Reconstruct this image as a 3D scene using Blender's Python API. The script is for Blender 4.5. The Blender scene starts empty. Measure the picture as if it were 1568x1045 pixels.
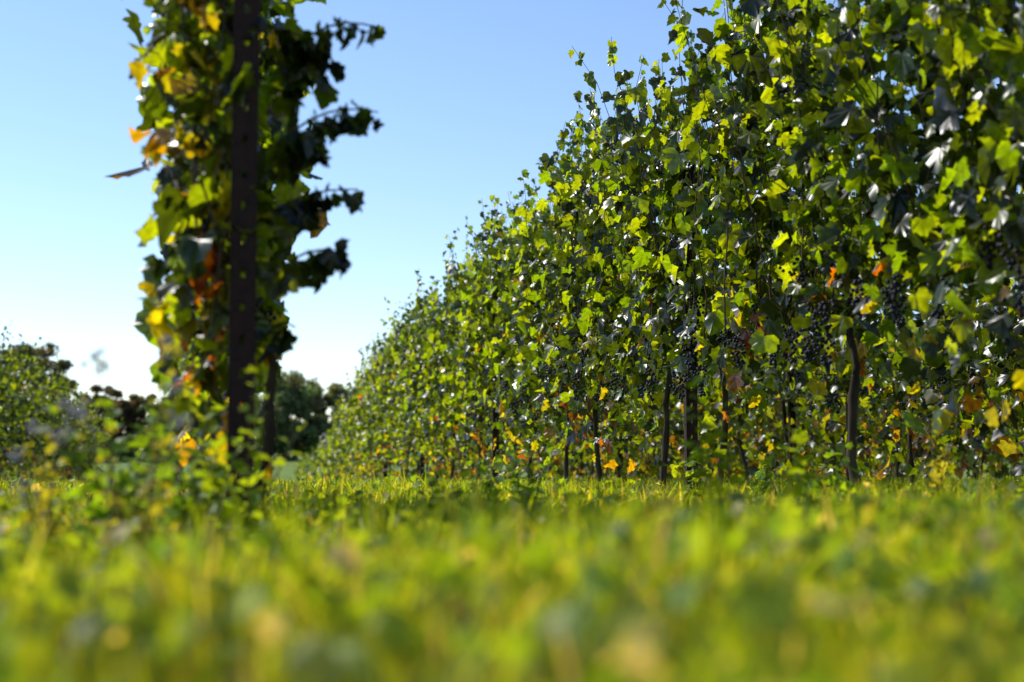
import bpy, math, numpy as np
from mathutils import Vector
rng = np.random.default_rng(11)
scene = bpy.context.scene
R = math.radians

# ------------------------------------------------------------------ terrain
def gz(x, y):
    x = np.asarray(x, float); y = np.asarray(y, float)
    xs = [-3000, 5, 12, 25, 41, 65, 90, 110, 165, 200, 3000]
    zs = [0, 0, -.13, -.42, -1.05, -2.05, -2.6, -2.6, -0.85, -0.8, -0.8]
    z = np.interp(y, xs, zs)
    return z + 0.02*np.sin(x*1.7+0.6)*np.sin(y*1.3) * (np.abs(y) < 300)

# ------------------------------------------------------------------ materials
def new_mat(name):
    m = bpy.data.materials.new(name); m.use_nodes = True
    nt = m.node_tree; nt.nodes.clear()
    return m, nt, nt.nodes.new, nt.links.new

def foliage_mat(name, trans=0.45, tmul=(3.0, 2.9, 0.9), rough=0.38, spec=0.5, back=1.35, nscale=60, front=1.0):
    m, nt, N, L = new_mat(name)
    out = N('ShaderNodeOutputMaterial')
    at = N('ShaderNodeAttribute'); at.attribute_name = 'Col'
    tc = N('ShaderNodeTexCoord')
    no = N('ShaderNodeTexNoise'); no.inputs['Scale'].default_value = nscale; no.inputs['Detail'].default_value = 2
    L(tc.outputs['Object'], no.inputs['Vector'])
    mr = N('ShaderNodeMapRange'); mr.inputs['From Min'].default_value = .3; mr.inputs['From Max'].default_value = .7
    mr.inputs['To Min'].default_value = .65; mr.inputs['To Max'].default_value = 1.35
    L(no.outputs['Fac'], mr.inputs['Value'])
    sc = N('ShaderNodeVectorMath'); sc.operation = 'SCALE'
    L(at.outputs['Color'], sc.inputs[0]); L(mr.outputs['Result'], sc.inputs['Scale'])
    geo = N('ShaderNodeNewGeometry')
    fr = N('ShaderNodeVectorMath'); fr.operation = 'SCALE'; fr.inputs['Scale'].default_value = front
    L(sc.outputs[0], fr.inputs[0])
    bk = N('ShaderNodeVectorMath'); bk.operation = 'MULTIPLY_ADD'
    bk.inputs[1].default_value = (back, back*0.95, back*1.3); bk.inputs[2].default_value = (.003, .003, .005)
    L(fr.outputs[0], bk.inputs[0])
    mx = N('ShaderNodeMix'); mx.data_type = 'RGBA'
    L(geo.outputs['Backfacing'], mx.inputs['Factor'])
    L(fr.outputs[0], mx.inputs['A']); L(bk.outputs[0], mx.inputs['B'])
    p = N('ShaderNodeBsdfPrincipled')
    L(mx.outputs['Result'], p.inputs['Base Color'])
    p.inputs['Roughness'].default_value = rough
    p.inputs['Specular IOR Level'].default_value = spec
    tm = N('ShaderNodeVectorMath'); tm.operation = 'MULTIPLY'; tm.inputs[1].default_value = tmul
    L(sc.outputs[0], tm.inputs[0])
    tr = N('ShaderNodeBsdfTranslucent'); L(tm.outputs[0], tr.inputs['Color'])
    ms = N('ShaderNodeMixShader'); ms.inputs[0].default_value = trans
    L(p.outputs[0], ms.inputs[1]); L(tr.outputs[0], ms.inputs[2]); L(ms.outputs[0], out.inputs['Surface'])
    return m

def plain_mat(name, c1, c2, scale=20, rough=.8, metal=0, bump=.3, stretch=(1, 1, 1), spec=.3):
    m, nt, N, L = new_mat(name)
    out = N('ShaderNodeOutputMaterial'); p = N('ShaderNodeBsdfPrincipled')
    tc = N('ShaderNodeTexCoord'); mp = N('ShaderNodeMapping'); mp.inputs['Scale'].default_value = stretch
    L(tc.outputs['Object'], mp.inputs['Vector'])
    no = N('ShaderNodeTexNoise'); no.inputs['Scale'].default_value = scale; no.inputs['Detail'].default_value = 6
    L(mp.outputs[0], no.inputs['Vector'])
    cr = N('ShaderNodeValToRGB'); cr.color_ramp.elements[0].position = .35; cr.color_ramp.elements[1].position = .65
    cr.color_ramp.elements[0].color = (*c1, 1); cr.color_ramp.elements[1].color = (*c2, 1)
    L(no.outputs['Fac'], cr.inputs[0]); L(cr.outputs[0], p.inputs['Base Color'])
    p.inputs['Roughness'].default_value = rough; p.inputs['Metallic'].default_value = metal
    p.inputs['Specular IOR Level'].default_value = spec
    b = N('ShaderNodeBump'); b.inputs['Strength'].default_value = bump; b.inputs['Distance'].default_value = .01
    L(no.outputs['Fac'], b.inputs['Height']); L(b.outputs[0], p.inputs['Normal'])
    L(p.outputs[0], out.inputs['Surface'])
    return m

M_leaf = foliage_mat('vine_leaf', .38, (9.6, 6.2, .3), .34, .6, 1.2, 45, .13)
M_grass = foliage_mat('grass_blade', .5, (4.9, 3.5, .5), .5, .25, 1.1, 25, 1.0)
M_tree = foliage_mat('tree_leaf', .4, (2.6, 2.4, .8), .6, .2, 1.1, 1.0)
M_wood = plain_mat('vine_bark', (.02, .013, .008), (.07, .047, .03), 30, .9, 0, .8, (1, 1, .2))
M_shoot = plain_mat('shoot_bark', (.05, .03, .015), (.10, .06, .025), 30, .6)
M_rust = plain_mat('rusty_steel', (.014, .005, .004), (.035, .011, .008), 45, .7, .2, .4)
M_wire = plain_mat('galvanised_wire', (.2, .2, .2), (.35, .35, .35), 40, .45, .8, .1)
M_grape = plain_mat('grape_skin', (.006, .005, .016), (.02, .015, .04), 60, .4, 0, .05)
M_ground = plain_mat('meadow_soil', (.10, .16, .02), (.17, .23, .03), .5, .95, 0, .6)
M_flower = plain_mat('flower_head', (.25, .22, .22), (.4, .34, .36), 60, .8)

# ------------------------------------------------------------------ mesh helpers
def mesh_obj(name, verts, faces_flat, sizes, mat, cols=None, parent=None, smooth=True):
    me = bpy.data.meshes.new(name)
    verts = np.asarray(verts, np.float32).reshape(-1, 3)
    faces_flat = np.asarray(faces_flat, np.int32); sizes = np.asarray(sizes, np.int32)
    me.vertices.add(len(verts)); me.vertices.foreach_set('co', verts.ravel())
    me.loops.add(len(faces_flat)); me.loops.foreach_set('vertex_index', faces_flat)
    st = np.zeros(len(sizes), np.int32); st[1:] = np.cumsum(sizes)[:-1]
    me.polygons.add(len(sizes)); me.polygons.foreach_set('loop_start', st)
    try: me.polygons.foreach_set('loop_total', sizes)
    except Exception: pass
    me.polygons.foreach_set('use_smooth', np.full(len(sizes), smooth, bool))
    me.update(calc_edges=True)
    if cols is not None:
        a = me.color_attributes.new('Col', 'FLOAT_COLOR', 'POINT')
        c = np.ones((len(verts), 4), np.float32); c[:, :3] = cols
        a.data.foreach_set('color', c.ravel())
    me.materials.append(mat)
    ob = bpy.data.objects.new(name, me); scene.collection.objects.link(ob)
    if parent: ob.parent = parent
    return ob

def empty(name):
    e = bpy.data.objects.new(name, None); e.empty_display_size = .2
    scene.collection.objects.link(e); return e

def norm(a): return a/np.maximum(np.linalg.norm(a, axis=-1, keepdims=True), 1e-9)

class Tubes:
    def __init__(s): s.v = []; s.f = []; s.n = 0
    def add(s, pts, rad, k=5):
        pts = np.asarray(pts, float); m = len(pts); rad = np.broadcast_to(rad, (m,))
        t = norm(np.gradient(pts, axis=0))
        up = np.array([0, 0, 1.]) if abs(t[0, 2]) < .9 else np.array([1., 0, 0])
        a = norm(np.cross(t, up)); b = np.cross(t, a)
        an = np.arange(k)*2*np.pi/k
        ring = pts[:, None] + rad[:, None, None]*(a[:, None]*np.cos(an)[None, :, None]+b[:, None]*np.sin(an)[None, :, None])
        s.v.append(ring.reshape(-1, 3))
        i = np.arange(m-1)[:, None]*k; j = np.arange(k)[None]; j2 = (j+1) % k
        q = np.stack([i+j, i+j2, i+k+j2, i+k+j], -1).reshape(-1, 4)+s.n
        s.f.append(q); s.n += m*k
    def build(s, name, mat, parent=None):
        if not s.v: return
        f = np.concatenate(s.f)
        return mesh_obj(name, np.concatenate(s.v), f.ravel(), np.full(len(f), 4), mat, None, parent)

half = [(.05, -.10), (.24, -.19), (.43, -.10), (.50, .08), (.43, .17), (.50, .30), (.50, .44), (.36, .50), (.29, .54), (.20, .68), (.09, .78)]
LEAF_HI = np.array([(0, 0)]+half+[(0, .88)]+[(-x, y) for x, y in half[::-1]])
half2 = [(.2, -.17), (.5, .03), (.42, .17), (.5, .42), (.25, .56)]
LEAF_LO = np.array([(0, 0)]+half2+[(0, .85)]+[(-x, y) for x, y in half2[::-1]])

def leaves_mesh(name, P, T, Nn, S, C, mat, parent=None, lo=False, seed=0):
    r = np.random.default_rng(seed)
    P = np.asarray(P); T = norm(np.asarray(T)); Nn = np.asarray(Nn)
    Nn = norm(Nn - T*np.sum(T*Nn, -1, keepdims=True)); B = np.cross(T, Nn)
    sh = LEAF_LO if lo else LEAF_HI; k = len(sh); n = len(P)
    fold = r.normal(.15, .35, (n, 1)); curl = r.normal(-.3, .5, (n, 1)); wav = r.normal(0, .08, (n, k))
    X = sh[None, :, 0]*r.uniform(.75, 1.15, (n, 1)); Y = sh[None, :, 1]*r.uniform(.8, 1.1, (n, 1))
    Xj = X+r.normal(0, .035, (n, k)); Yj = Y+r.normal(0, .035, (n, k))
    wav[:, 0] = 0
    Z = fold*np.abs(X)+curl*Y*Y+wav+r.normal(0, .2, (n, 1))*X
    S = np.asarray(S)[:, None, None]
    V = P[:, None]+S*(Xj[..., None]*B[:, None]+Yj[..., None]*T[:, None]+Z[..., None]*Nn[:, None])
    tri = np.array([(0, i, i+1) for i in range(1, k-1)])
    F = (np.arange(n)[:, None, None]*k+tri[None]).reshape(-1, 3)
    cols = np.repeat(np.asarray(C), k, axis=0)
    return mesh_obj(name, V.reshape(-1, 3), F.ravel(), np.full(len(F), 3), mat, cols, parent)

GREENS = np.array([(.045, .10, .012), (.06, .13, .014), (.08, .15, .016), (.095, .16, .018), (.10, .165, .016), (.022, .045, .010), (.015, .03, .010), (.012, .025, .008), (.008, .016, .006)])  # the near-black greens at the end paint deep canopy shade into random leaves
YEL = np.array([(.17, .18, .02), (.15, .18, .02), (.19, .14, .015)])
ORG = np.array([(.17, .08, .012), (.14, .05, .01), (.07, .04, .02), (.05, .035, .02)])
RED = np.array([(.12, .010, .01), (.09, .012, .012)])
def leaf_colors(z, r, ybias=0.0, red=0.0):
    n = len(z); c = GREENS[r.integers(0, len(GREENS), n)].copy()
    low = np.clip((1.0-z)/.55, 0, 1)
    u = r.random(n)
    py = .010+.24*low**1.5+ybias; po = .002+.07*low**2+ybias*.25
    m = u < py; c[m] = YEL[r.integers(0, 3, m.sum())]
    m = u < po; c[m] = ORG[r.integers(0, 4, m.sum())]
    m = u < red+.005*low; c[m] = RED[r.integers(0, 2, m.sum())]
    return c*r.uniform(.75, 1.2, (n, 1))

def shoot_leaves(path, r, out, size0, side_bias=0, step=.065):
    """alternate leaves hanging off a shoot path (k,3)"""
    seg = np.linalg.norm(np.diff(path, axis=0), axis=1); L = np.r_[0, np.cumsum(seg)]
    d = np.arange(r.uniform(0, step), L[-1]+.01, step)
    k = len(d)
    if k == 0: return
    pts = np.stack([np.interp(d, L, path[:, i]) for i in range(3)], 1)
    s = np.where(np.arange(k) % 2 == 0, 1., -1.)*np.where(r.random(k) < .85, 1, -1)
    az = r.normal(0, .8, k)
    o = np.stack([s*np.cos(az), np.sin(az), np.zeros(k)], 1)
    tt = d/L[-1]
    pet = r.uniform(.01, .12, k)*(1-.85*np.clip((tt-.75)/.2, 0, 1))
    P = pts+o*pet[:, None]+np.stack([np.zeros(k), np.zeros(k), r.uniform(-.02, .03, k)], 1)
    up = np.zeros((k, 3)); up[:, 2] = 1
    Nn = o*r.uniform(.2, 1.1, (k, 1))+up*r.uniform(.0, .9, (k, 1))+r.normal(0, .4, (k, 3))
    T = o*r.uniform(.1, .9, (k, 1))-up*r.uniform(.3, 1.1, (k, 1))+r.normal(0, .35, (k, 3))
    S = size0*(1-.4*np.clip((tt-.75)/.25, 0, 1))*r.uniform(.55, 1.3, k)
    out.append((P, T, Nn, S))

def vine_row(X0, y0, y1, seed, near_stems=True, top=2.0, bottom=.68, dens=14, size0=.10, step=.055,
             wid=.10, ybias=0, red_at=None, lowleaf=1.0, xoff=0.0, parent_name='grapevine_row', lo=False, grapes_to=12, lowz=.2, gx=0., dark=1.0, lat=.35, open_to=0):
    r = np.random.default_rng(seed)
    E = empty(parent_name); E.location = (X0, y0, float(gz(X0, y0)))
    org = np.array([X0, y0, float(gz(X0, y0))])
    out = []; st = Tubes(); wood = Tubes(); wires = Tubes()
    ny = int((y1-y0)*dens)
    for i in range(ny):
        y = y0+(i+r.random())/dens
        g = float(gz(X0, y))
        h = top-bottom+.10*math.sin(y*1.9+seed)+.12*math.sin(y*5.3)+r.normal(0, .09)+float(np.interp(y, [5, 12, 25, 40], [0, .12, .3, .05]))
        if r.random() < .06: h += r.uniform(.05, .2)
        if r.random() < .15: h *= r.uniform(.4, .85)
        m = 9
        t = np.linspace(0, 1, m)
        wx = np.cumsum(r.normal(0, wid*.32, m)); wy = np.cumsum(r.normal(0, .035, m))
        bx = r.normal(0, wid*.45)
        path = np.stack([X0+xoff+bx+wx*(.4+t), y+wy, g+bottom+t*h], 1)
        shoot_leaves(path, r, out, size0, step=step)
        if near_stems and y < y0+16: st.add(path, np.linspace(.004, .0012, m), 4)
        if r.random() < lat:   # lateral arching out of the hedge
            s = r.choice([-1, 1]); k = r.integers(2, 8); b = path[k]
            L = r.uniform(.10, .24); tt = np.linspace(0, 1, 5)
            lp = b+np.stack([s*L*tt, r.normal(0, .1)*tt, L*(.45*tt-.7*tt**2)], 1)
            shoot_leaves(lp, r, out, size0*.85, step=step*.6)
            if near_stems and y < y0+10: st.add(lp, np.linspace(.003, .0012, 5), 4)
    # hanging leaves of the fruit zone
    nl = int((y1-y0)*50*lowleaf)
    y = r.uniform(y0, y1, nl); z = bottom+r.normal(0, .15, nl)
    pz = .5+.5*np.sin(y*2.3+seed*1.7)*np.sin(y*.9+seed)
    z -= np.abs(r.normal(0, lowz, nl))*(pz+.15)
    z = np.maximum(z, .12+.1*r.random(nl))
    keep = ~((y < open_to) & (z < bottom-.14) & (r.random(nl) < .8))
    y = y[keep]; z = z[keep]; nl = len(y)
    P = np.stack([X0+xoff+np.clip(r.normal(0, wid*1.1, nl), -wid*1.8, wid*1.8), y, gz(X0, y)+z], 1)
    T = np.stack([r.normal(0, .4, nl), r.normal(0, .4, nl), -np.ones(nl)], 1)
    Nn = np.stack([r.choice([-1, 1], nl)*r.uniform(.3, 1, nl), r.normal(0, .5, nl), r.uniform(0, .7, nl)], 1)
    out.append((P, T, Nn, size0*r.uniform(.5, 1.1, nl)))
    P = np.concatenate([o[0] for o in out]); T = np.concatenate([o[1] for o in out])
    Nn = np.concatenate([o[2] for o in out]); S = np.concatenate([o[3] for o in out])
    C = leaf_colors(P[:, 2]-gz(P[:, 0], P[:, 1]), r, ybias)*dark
    if red_at:
        for (ry, rz, rr) in red_at:
            dd = np.hypot(P[:, 1]-ry, P[:, 2]-rz)
            m = (dd < rr) & (r.random(len(P)) < .65)
            C[m] = np.concatenate([RED, RED, ORG, YEL])[r.integers(0, 11, m.sum())]
    if lo: leaves_mesh('leaves', P-org, T, Nn, S, C, M_leaf, E, True, seed)
    else:
        m = P[:, 1] < 10
        leaves_mesh('leaves', (P-org)[m], T[m], Nn[m], S[m], C[m], M_leaf, E, False, seed)
        if (~m).any(): leaves_mesh('leaves_end', (P-org)[~m], T[~m], Nn[~m], S[~m], C[~m], M_leaf, E, True, seed)
    # trunks + cordon
    y = y0+.25
    while y < y1:
        g = float(gz(X0, y)); m = 8; t = np.linspace(0, 1, m)
        jx = np.cumsum(r.normal(0, .012, m)); jy = np.cumsum(r.normal(0, .018, m))
        path = np.stack([X0+jx, y+jy, g-.05+t*(bottom+.05)], 1)
        r0 = r.uniform(.012, .022)
        wood.add(path-org, r0*(1-.35*t)*(1+.15*np.sin(t*17+y)), 7)
        for s in (-1, 1):
            c = path[-1]+np.stack([r.normal(0, .01, 6), s*np.linspace(0, .6, 6), .03*np.sin(np.linspace(0, 3, 6))+r.normal(0, .006, 6)], 1)
            c[0] = path[-1]
            if c[-1, 1] < y0: continue
            wood.add(c-org, np.linspace(.012, .006, 6), 6)
        y += 1.25*r.uniform(.8, 1.25)
    wood.build('trunks', M_wood, E)
    if st.v:
        st.v = [v-org for v in st.v]; st.build('shoots', M_shoot, E)
    ys = np.linspace(y0, y1, max(2, int((y1-y0)/2)))
    for zz in (.68, 1.05, 1.4, 1.75):
        wires.add(np.stack([np.full(len(ys), X0+.012), ys, gz(X0, ys)+zz], 1)-org, .0014, 4)
    wires.build('trellis_wires', M_wire, E)
    # grape bunches
    bm_v, bm_f = ico()
    n = int((min(y1, y0+grapes_to)-y0)*10)
    V = []
    for i in range(n):
        yy = r.uniform(y0, min(y1, y0+grapes_to)); c = np.array([X0+gx+r.normal(0, .05), yy, float(gz(X0, yy))+r.uniform(.6, .95)])
        for b in range(26):
            u = r.random(); w = .034*(1-.7*u)
            V.append(c+np.array([r.normal(0, w*.6), r.normal(0, w*.6), -.13*u]))
    if V:
        V = np.array(V)-org
        vv = V[:, None]+bm_v[None]*.008
        F = (np.arange(len(V))[:, None, None]*len(bm_v)+bm_f[None]).reshape(-1, 3)
        mesh_obj('grape_bunches', vv.reshape(-1, 3), F.ravel(), np.full(len(F), 3), M_grape, None, E)
    return E

_ico = None
def ico():
    global _ico
    if _ico is None:
        import bmesh
        bm = bmesh.new(); bmesh.ops.create_icosphere(bm, subdivisions=1, radius=1)
        _ico = (np.array([v.co[:] for v in bm.verts]), np.array([[v.index for v in f.verts] for f in bm.faces])); bm.free()
    return _ico

# perforated steel C-profile post
def post(x, y, h, w=.05, d=.035, name='vineyard_post', tilt=(0, 0)):
    V = []; F = []
    def q(a, b, c, e):
        n = len(V); V.extend([a, b, c, e]); F.append((n, n+1, n+2, n+3))
    pitch = .075; hw = .0055; hh = .010; th = .003
    n = int(h/pitch)
    z0 = -.1
    for side in (0, th):
        for i in range(n+2):
            a = z0+i*pitch; b = a+pitch; mid = (a+b)/2
            xs = [-w/2, -hw, hw, w/2]; zs = [a, mid-hh, mid+hh, b]
            for ix in range(3):
                for iz in range(3):
                    if ix == 1 and iz == 1: continue
                    q((xs[ix], side, zs[iz]), (xs[ix+1], side, zs[iz]), (xs[ix+1], side, zs[iz+1]), (xs[ix], side, zs[iz+1]))
    zt = z0+(n+2)*pitch
    for s in (-1, 1):
        for o in (0, th):
            xx = s*(w/2-o)
            q((xx, 0, z0), (xx, d, z0), (xx, d, zt), (xx, 0, zt))
        for o in (0, th):
            q((s*w/2, d-o, z0), (s*(w/2-.012), d-o, z0), (s*(w/2-.012), d-o, zt), (s*w/2, d-o, zt))
        for i in range(3, n, 3):
            zc = z0+i*pitch+.02
            q((s*w/2, .01, zc), (s*(w/2+.008), .01, zc+.006), (s*(w/2+.008), .022, zc+.006), (s*w/2, .022, zc))
    q((-w/2, 0, zt), (w/2, 0, zt), (w/2, d, zt), (-w/2, d, zt))
    F = np.array(F)
    ob = mesh_obj(name, V, F.ravel(), np.full(len(F), 4), M_rust, None, None, False)
    ob.location = (x, y, float(gz(x, y))); ob.rotation_euler = (tilt[0], tilt[1], R(2))
    return ob

# ------------------------------------------------------------------ rows
vine_row(2.0, 1.6, 40, 3, red_at=[(9.4, .40, .25), (5.4, .65, .12), (4.1, .6, .12)], dens=24, size0=.086, step=.05, lowleaf=2.2, lowz=.30, top=2.12, gx=-.08, wid=.12, open_to=7.5, bottom=.72)
vine_row(2.0, 40, 92, 5, near_stems=False, dens=10, size0=.13, step=.09, lo=True, grapes_to=0, top=1.85, lowleaf=1)
vine_row(4.0, 2.5, 34, 7, near_stems=False, dens=12, lo=True, ybias=.02, size0=.10, step=.06, lowleaf=2.4, lowz=.35, grapes_to=8, open_to=7, dark=.75)  # dark: shade of the rows behind put into their leaf colour, also below
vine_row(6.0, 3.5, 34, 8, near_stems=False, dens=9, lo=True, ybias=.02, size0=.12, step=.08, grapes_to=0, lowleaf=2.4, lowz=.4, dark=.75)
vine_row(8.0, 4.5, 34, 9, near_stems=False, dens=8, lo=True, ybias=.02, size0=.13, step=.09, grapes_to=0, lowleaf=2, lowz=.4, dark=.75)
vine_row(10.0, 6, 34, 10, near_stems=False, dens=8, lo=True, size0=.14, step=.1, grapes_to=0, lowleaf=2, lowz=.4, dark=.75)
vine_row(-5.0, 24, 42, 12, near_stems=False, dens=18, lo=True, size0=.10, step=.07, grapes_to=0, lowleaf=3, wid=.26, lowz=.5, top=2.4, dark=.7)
# the row whose end faces the camera
vine_row(-.05, 3.25, 5.1, 21, dens=30, wid=.075, xoff=-.085, ybias=.05, bottom=.50, lowleaf=2.2, size0=.088, gx=-.08, lowz=.10, top=1.95, lat=.15)
post(-.06, 3.2, 2.15, .058)
for yy in (6.45, 12.3, 18.3, 24.3): post(2.0-.04, yy, 1.85, .055)
for yy in (4.9, 10.5, 16): post(4.0, yy, 1.85, .05)
post(6.0, 8.2, 1.85, .05)

# arching shoots on the shady side and the sunlit side of the end vine
def end_shoots():
    r = np.random.default_rng(5)
    E = empty('grapevine'); E.location = (0, 3.3, 0); org = np.array([0, 3.3, 0])
    out = []; tb = Tubes()
    arms = [(.0, 1.22, .25, 1.32), (.0, 1.28, .14, 1.22), (.0, 1.00, .24, 1.09), (.0, .86, .20, .92), (.0, .70, .165, .76), (-.02, .56, .06, .60), (.0, .96, .12, 1.0),
            (-.1, 1.2, -.24, 1.27), (-.1, 1.1, -.28, 1.17), (-.1, .98, -.28, 1.02), (-.1, .88, -.24, .9), (-.1, .76, -.22, .80), (-.1, .6, -.19, .62), (-.1, 1.3, -.24, 1.36),
            (-.12, .5, -.2, .48), (-.1, .68, -.2, .7), (0, 1.12, .13, 1.17)]
    for a in arms:
        a = (a[0], a[1]-.1, a[2], a[3]-.1)
        y = 3.27+r.uniform(-.05, .12); t = np.linspace(0, 1, 7)
        p = np.stack([a[0]+(a[2]-a[0])*t, y+.05*np.sin(t*3)*r.normal(), a[1]+(a[3]-a[1])*t+.03*np.sin(t*math.pi)], 1)
        tb.add(p-org, np.linspace(.004, .002, 7), 5)
        k = int(np.hypot(a[2]-a[0], a[3]-a[1])/.013)+1
        tt = (np.arange(k)+.9)/k
        P = np.stack([np.interp(tt, t, p[:, i]) for i in range(3)], 1)
        s = np.where(np.arange(k) % 2, 1, -1.)
        o = np.stack([r.normal(0, .3, k), s, np.zeros(k)], 1)
        P2 = P+o*.02
        P2[:, 2] -= r.uniform(0, .03, k)
        sg = np.sign(a[2])
        T = np.stack([sg*r.uniform(-.2, .7, k), r.normal(0, .5, k), -r.uniform(.3, 1, k)], 1)
        Nn = np.stack([sg*r.uniform(.2, 1, k), s*.4+r.normal(0, .5, k), r.uniform(.1, .9, k)], 1)
        out.append((P2, T, Nn, .085*r.uniform(.5, 1.15, k)*(1-.3*tt)))
    P, T, Nn, S = [np.concatenate([o[i] for o in out]) for i in range(4)]
    C = leaf_colors(P[:, 2]+.1, r, 0)
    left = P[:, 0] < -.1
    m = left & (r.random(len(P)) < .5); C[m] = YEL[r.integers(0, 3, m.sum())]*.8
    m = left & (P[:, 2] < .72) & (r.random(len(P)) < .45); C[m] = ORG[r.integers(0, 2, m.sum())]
    C[~left] = GREENS[r.integers(0, 9, (~left).sum())]*.5  # shady side painted in: same greens at half brightness
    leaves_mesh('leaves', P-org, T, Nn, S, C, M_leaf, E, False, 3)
    tb.build('shoots', M_shoot, E)
end_shoots()

# ------------------------------------------------------------------ ground
gx = np.r_[-3000, -1200, -500, -250, -120, -60, -30, np.arange(-20, 21, 1.), 30, 60, 120, 250, 500, 1200, 3000]
gy = np.r_[-3000, -500, -100, -30, np.arange(-10, 60, 1.), np.arange(60, 205, 5.), 260, 400, 800, 3000]
GX, GY = np.meshgrid(gx, gy); GZ = gz(GX, GY)
nx = len(gx); ii = (np.arange(len(gy)-1)[:, None]*nx+np.arange(nx-1)[None]).ravel()
F = np.stack([ii, ii+1, ii+nx+1, ii+nx], 1)
mesh_obj('ground', np.stack([GX, GY, GZ], -1).reshape(-1, 3), F.ravel(), np.full(len(F), 4), M_ground)

# ------------------------------------------------------------------ grass
def clump(x, y):
    return .5+.25*np.sin(x*3.1+1.3*np.sin(y*2.1))+.25*np.sin(y*4.3+1.7*np.sin(x*2.7+1))
def fine(x, y):
    return .5+.5*np.sin(x*11+2*np.sin(y*9))*np.sin(y*10+x*4+2*np.sin(x*6))
def grass(name, n, region, hmean, hvar, width, seed, nseg=3, patchy=.6, hcap=.2):
    r = np.random.default_rng(seed)
    x, y = region(r, n)
    keep = (np.hypot(x, y) > .42) & (r.random(n) > patchy*(1-fine(x, y)))
    x, y = x[keep], y[keep]; n = len(x)
    h = hmean*(.55+.45*clump(x, y)+.35*fine(x, y))*np.exp(r.normal(0, hvar, n))
    h = np.minimum(h, hcap*r.uniform(.8, 1, n))
    h = np.where(np.hypot(x, y) < 1.1, np.minimum(h, .12), h)
    az = r.uniform(0, 2*np.pi, n); lean = np.abs(r.normal(.5, .6, n))
    D = np.stack([np.cos(az), np.sin(az)], 1)
    az2 = r.uniform(0, 2*np.pi, n); W = np.stack([np.cos(az2), np.sin(az2)], 1)
    w = width*r.uniform(.6, 1.6, n)
    t = np.linspace(0, 1, nseg+1)
    V = np.zeros((n, 2*nseg+1, 3)); g = gz(x, y)
    for i, tt in enumerate(t):
        px = x+D[:, 0]*h*lean*tt**1.6; py = y+D[:, 1]*h*lean*tt**1.6; pz = g-.01+h*tt*(1-.25*np.minimum(lean, 2)*tt)
        ww = w*(1-tt**2)*.5+1e-5
        if i < nseg:
            V[:, 2*i] = np.stack([px-W[:, 0]*ww, py-W[:, 1]*ww, pz], 1)
            V[:, 2*i+1] = np.stack([px+W[:, 0]*ww, py+W[:, 1]*ww, pz], 1)
        else: V[:, 2*i] = np.stack([px, py, pz], 1)
    k = 2*nseg+1
    fl = []; sz = []
    for i in range(nseg-1): fl += [2*i, 2*i+1, 2*i+3, 2*i+2]; sz.append(4)
    fl += [2*nseg-2, 2*nseg-1, 2*nseg]; sz.append(3)
    FL = (np.arange(n)[:, None]*k+np.array(fl)[None]).ravel(); SZ = np.tile(sz, n)
    pal = np.array([(.12, .19, .012), (.15, .22, .012), (.08, .15, .012), (.18, .23, .015), (.05, .10, .012), (.24, .23, .04), (.36, .31, .18), (.12, .075, .03)])
    pr = np.array([.24, .25, .15, .16, .07, .07, .05, .03])
    c = pal[r.choice(len(pal), n, p=pr/pr.sum())]
    c = c*(.55+.65*(.5+.5*np.sin(x*2.3+np.sin(y*5)*1.2)))[:, None]
    return mesh_obj(name, V.reshape(-1, 3), FL, SZ, M_grass, np.repeat(c, k, 0))

def reg_near(r, n):
    y = r.uniform(.1, 3.6, n); x = (r.uniform(-.75, 1.25, n))*(y*.75+.5); return x, y
def reg_mid(r, n):
    y = 3.4+(r.random(n)**1.2)*11; x = r.uniform(-.55, .95, n)*(y)-.3; return x, y
def reg_far(r, n):
    y = r.uniform(14, 60, n); x = r.uniform(-.45, .8, n)*y; return x, y
def reg_side(r, n):
    y = r.uniform(-3, 4, n); x = r.uniform(-5, 6, n); return x, y
grass('grass', 70000, reg_near, .095, .3, .006, 1, 3)
grass('grass', 65000, reg_mid, .10, .35, .008, 2, 3, .6, .15)
grass('grass', 30000, reg_far, .10, .3, .025, 3, 2, .2, .15)
grass('grass', 20000, reg_side, .095, .25, .007, 4, 3)

# low broad-leaved herbs (clover, dandelion) growing through the grass
def herbs(n, region, seed, smin, smax, hm):
    r = np.random.default_rng(seed); x, y = region(r, n)
    keep = (np.hypot(x, y) > .45) & (r.random(n) < .25+.9*(1-fine(x*.7+1, y*.7)))
    x, y = x[keep], y[keep]; n = len(x)
    z = hm*(.5+.6*clump(x, y)+.3*fine(x, y))*r.uniform(.45, 1.1, n)
    z = np.where(np.hypot(x, y) < 1.1, np.minimum(z, .11), z)
    P = np.stack([x, y, gz(x, y)+z], 1)
    T = r.normal(0, 1, (n, 3))*np.array([1, 1, .5]); Nn = r.normal(0, .6, (n, 3))+np.array([0, 0, .9])
    pal = np.array([(.10, .18, .015), (.13, .20, .015), (.06, .13, .015), (.15, .19, .03), (.34, .30, .20)])
    c = pal[r.choice(5, n, p=[.33, .30, .23, .09, .05])]*r.uniform(.7, 1.25, (n, 1))
    leaves_mesh('meadow_herbs', P, T, Nn, r.uniform(smin, smax, n), c, M_grass, None, True, seed)
herbs(11000, reg_near, 61, .012, .036, .095)
herbs(8000, reg_mid, 62, .02, .04, .08)

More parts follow.
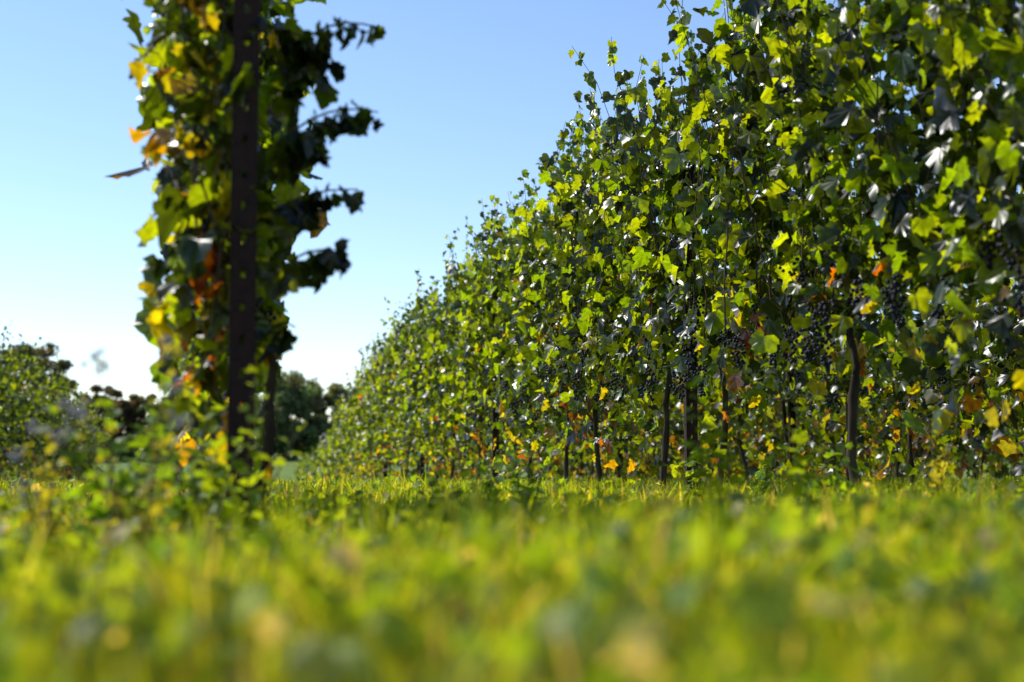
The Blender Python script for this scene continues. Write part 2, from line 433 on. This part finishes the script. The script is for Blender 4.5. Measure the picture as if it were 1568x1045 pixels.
# ------------------------------------------------------------------ weeds
def weed(x, y, h, n_st, seed, col, lsize=.03, flower=False, name='weed'):
    r = np.random.default_rng(seed)
    E = empty(name); E.location = (x, y, float(gz(x, y))); tb = Tubes(); out = []
    FV = []
    for i in range(n_st):
        a = r.uniform(0, 6.28); ln = r.uniform(.1, .4); hh = h*r.uniform(.55, 1.05); t = np.linspace(0, 1, 8)
        p = np.stack([np.cos(a)*(.02+hh*ln*t**1.5), np.sin(a)*(.02+hh*ln*t**1.5), hh*t], 1)+np.cumsum(r.normal(0, .003, (8, 3)), 0)
        tb.add(p, np.linspace(.0025, .001, 8), 4)
        k = int(hh/.022); tt = np.linspace(.08, 1, k)
        P = np.stack([np.interp(tt, t, p[:, j]) for j in range(3)], 1)
        az = np.arange(k)*2.4+r.random()*6
        o = np.stack([np.cos(az), np.sin(az), np.zeros(k)], 1)
        T = o+np.array([0, 0, .3])+r.normal(0, .25, (k, 3)); Nn = np.array([[0, 0, 1.]])-o*.3+r.normal(0, .25, (k, 3))
        out.append((P+o*.008, T, Nn, lsize*(1.2-.6*tt)*r.uniform(.7, 1.3, k)))
        if flower:
            for q in range(10): FV.append(p[-1]+r.normal(0, .008, 3))
    P, T, Nn, S = [np.concatenate([o[i] for o in out]) for i in range(4)]
    C = np.array(col)*r.uniform(.7, 1.3, (len(P), 1))
    leaves_mesh('leaves', P, T, Nn, S, C, M_grass, E, True, seed); tb.build('stems', M_shoot, E)
    if FV:
        V, F0 = ico(); FV = np.array(FV); vv = FV[:, None]+V[None]*.005
        F = (np.arange(len(FV))[:, None, None]*len(V)+F0[None]).reshape(-1, 3)
        mesh_obj('flower_heads', vv.reshape(-1, 3), F.ravel(), np.full(len(F), 3), M_flower, None, E)
G1 = (.08, .16, .015); G2 = (.11, .18, .015); G3 = (.15, .17, .04)
weed(-.20, 2.35, .42, 4, 31, G3, .03, True)
weed(-.21, 2.25, .46, 2, 51, G3, .016, True)
weed(-.26, 2.5, .28, 5, 32, G1, .045)
weed(-.12, 2.7, .28, 5, 33, G1, .05)
weed(-.05, 2.9, .38, 5, 34, G2, .045)
weed(-.38, 2.6, .24, 5, 35, G3, .035, True)
weed(-.16, 3.05, .33, 6, 36, G2, .05)
weed(-.3, 3.0, .30, 6, 46, G1, .05)
weed(.42, 3.3, .18, 5, 38, G2, .045)
weed(.62, 4.3, .22, 5, 47, G1, .05)
weed(.8, 4.4, .26, 4, 48, G1, .05)
weed(1.15, 3.0, .34, 3, 39, G2, .05)
weed(.95, 2.9, .38, 3, 40, G2, .045)
weed(1.7, 4.2, .24, 5, 41, G1, .05)
weed(1.5, 4.9, .22, 5, 42, G2, .05)
weed(1.95, 4.0, .22, 5, 43, G3, .05)
weed(2.0, 5.6, .22, 6, 44, G1, .05)

# ------------------------------------------------------------------ distant trees and hedge
def tree(x, y, h, w, seed, tint=(1, 1, 1), low=.22, nb=34):
    r = np.random.default_rng(seed); E = empty('broadleaf_tree'); E.location = (x, y, float(gz(x, y)))
    tb = Tubes(); t = np.linspace(0, 1, 7)
    tr = np.stack([np.cumsum(r.normal(0, .12, 7)), np.cumsum(r.normal(0, .12, 7)), t*h*.72], 1)
    tb.add(tr, np.linspace(.035*h, .01*h, 7), 8)
    cen = []
    for i in range(nb):
        a = i*2.4+r.normal(0, .3); zz = h*r.uniform(low, .93)
        rel = (zz/h-.45)/.52
        rad = w*.5*math.sqrt(max(.12, 1-rel*rel))*r.uniform(.5, 1.0)
        tip = np.array([math.cos(a)*rad, math.sin(a)*rad, zz])
        k = np.interp(max(.15, zz/h-.22)*h, tr[:, 2], np.arange(7)); b = tr[int(k)]
        s = np.linspace(0, 1, 5)[:, None]
        tb.add(b+(tip-b)*s+np.array([0, 0, .06*h])*np.sin(s*math.pi)*r.normal(.5, .5), np.linspace(.011*h, .003*h, 5), 5)
        cen.append((tip, r.uniform(.08, .13)*w)); cen.append(((tip*.6+b*.4), r.uniform(.08, .13)*w))
    Pn = []; C = []
    for c, s in cen:
        n = int(r.uniform(110, 210)); d = norm(r.normal(0, 1, (n, 3)))*(r.random((n, 1))**.5)*s*np.array([1, 1, .75])
        Pn.append(c+d); tone = r.uniform(.6, 1.3)
        cc = np.array([(.11, .14, .06), (.13, .13, .065), (.10, .14, .06)])[r.integers(0, 3)]*tone*np.array(tint)
        C.append(np.tile(cc, (n, 1))*r.uniform(.7, 1.3, (n, 1)))
    P = np.concatenate(Pn); C = np.concatenate(C); n = len(P)
    leaves_mesh('crown', P, r.normal(0, 1, (n, 3)), r.normal(0, 1, (n, 3)), r.uniform(.22, .42, n), C, M_tree, E, True, seed)
    tb.build('trunk_and_limbs', M_wood, E)
tree(-26.0, 168, 13.6, 10, 101, (.8, .6, .65), .15, 44); tree(-33, 172, 12, 10, 102, (.8, .8, .8), .15, 40)
tree(-19.5, 172, 8.9, 6, 103, (1.1, .65, .75), .15); tree(-16.5, 175, 8.5, 6, 104, (1.1, .65, .75), .15); tree(-12, 172, 9, 7, 105, (1, 1, 1), .15)
tree(-7, 174, 8, 6, 113)
tree(1.9, 165, 10.2, 9.5, 106, (1.15, 1.15, 1.3), .12, 50); tree(6.6, 168, 9.2, 7.5, 107, (1.15, 1.15, 1.3), .12, 40); tree(12, 176, 6, 6, 108)
tree(-41, 175, 11, 10, 109); tree(-52, 178, 12, 11, 110)
for i in range(8): tree(19+i*15+rng.uniform(-3, 3), 176+rng.uniform(-6, 10), rng.uniform(6, 9), rng.uniform(7, 11), 120+i)

def hedge(x0, x1, y, h, seed):
    r = np.random.default_rng(seed); n = int((x1-x0)*130); x = r.uniform(x0, x1, n)
    top = h*(.75+.2*np.sin(x*.45)+.12*np.sin(x*1.7+1)+.08*np.sin(x*4))
    z = top*r.random(n)**.7; yy = y+r.normal(0, .9, n)
    P = np.stack([x, yy, gz(x, yy)+z], 1)
    C = np.array((.08, .13, .035))*r.uniform(.5, 1.3, (n, 1))*(.7+.4*np.sin(x*.9)**2)[:, None]
    leaves_mesh('hedge', P, r.normal(0, 1, (n, 3)), r.normal(0, 1, (n, 3)), r.uniform(.3, .6, n), C, M_tree, None, True, seed)
hedge(-75, 140, 163, 3.9, 77)

# ------------------------------------------------------------------ light
AZ, EL = -46, 44   # azimuth from +Y (negative = left)
a, e = R(AZ), R(EL)
sd = Vector((math.sin(a)*math.cos(e), math.cos(a)*math.cos(e), math.sin(e)))
sun = bpy.data.lights.new('sun', 'SUN'); sun.energy = 5; sun.angle = R(.5); sun.color = (1, .96, .89)
so = bpy.data.objects.new('sun', sun); scene.collection.objects.link(so)
so.rotation_euler = (-sd).to_track_quat('-Z', 'Y').to_euler(); so.location = (0, 0, 20)
w = bpy.data.worlds.new('World'); scene.world = w; w.use_nodes = True
nt = w.node_tree; bg = nt.nodes['Background']
sky = nt.nodes.new('ShaderNodeTexSky'); sky.sky_type = 'NISHITA'; sky.sun_disc = False
sky.sun_elevation = e; sky.sun_rotation = a; sky.air_density = 1.0; sky.dust_density = .0; sky.ozone_density = 4.5
tint = nt.nodes.new('ShaderNodeVectorMath'); tint.operation = 'MULTIPLY'; tint.inputs[1].default_value = (1.28, 1.20, 1.2)
nt.links.new(sky.outputs[0], tint.inputs[0])
nt.links.new(tint.outputs[0], bg.inputs['Color']); bg.inputs['Strength'].default_value = .15

# ------------------------------------------------------------------ camera
cam = bpy.data.cameras.new('camera'); co = bpy.data.objects.new('camera', cam); scene.collection.objects.link(co)
cam.lens = 50; cam.sensor_width = 36; cam.clip_end = 6000; cam.clip_start = .02
co.location = (0, 0, .21); co.rotation_euler = (R(90+4.4), 0, R(-9.7))
cam.dof.use_dof = True; cam.dof.focus_distance = 7.0; cam.dof.aperture_fstop = 2.5; cam.dof.aperture_blades = 0
scene.camera = co
scene.view_settings.view_transform = 'Standard'; scene.view_settings.look = 'None'; scene.view_settings.exposure = 0
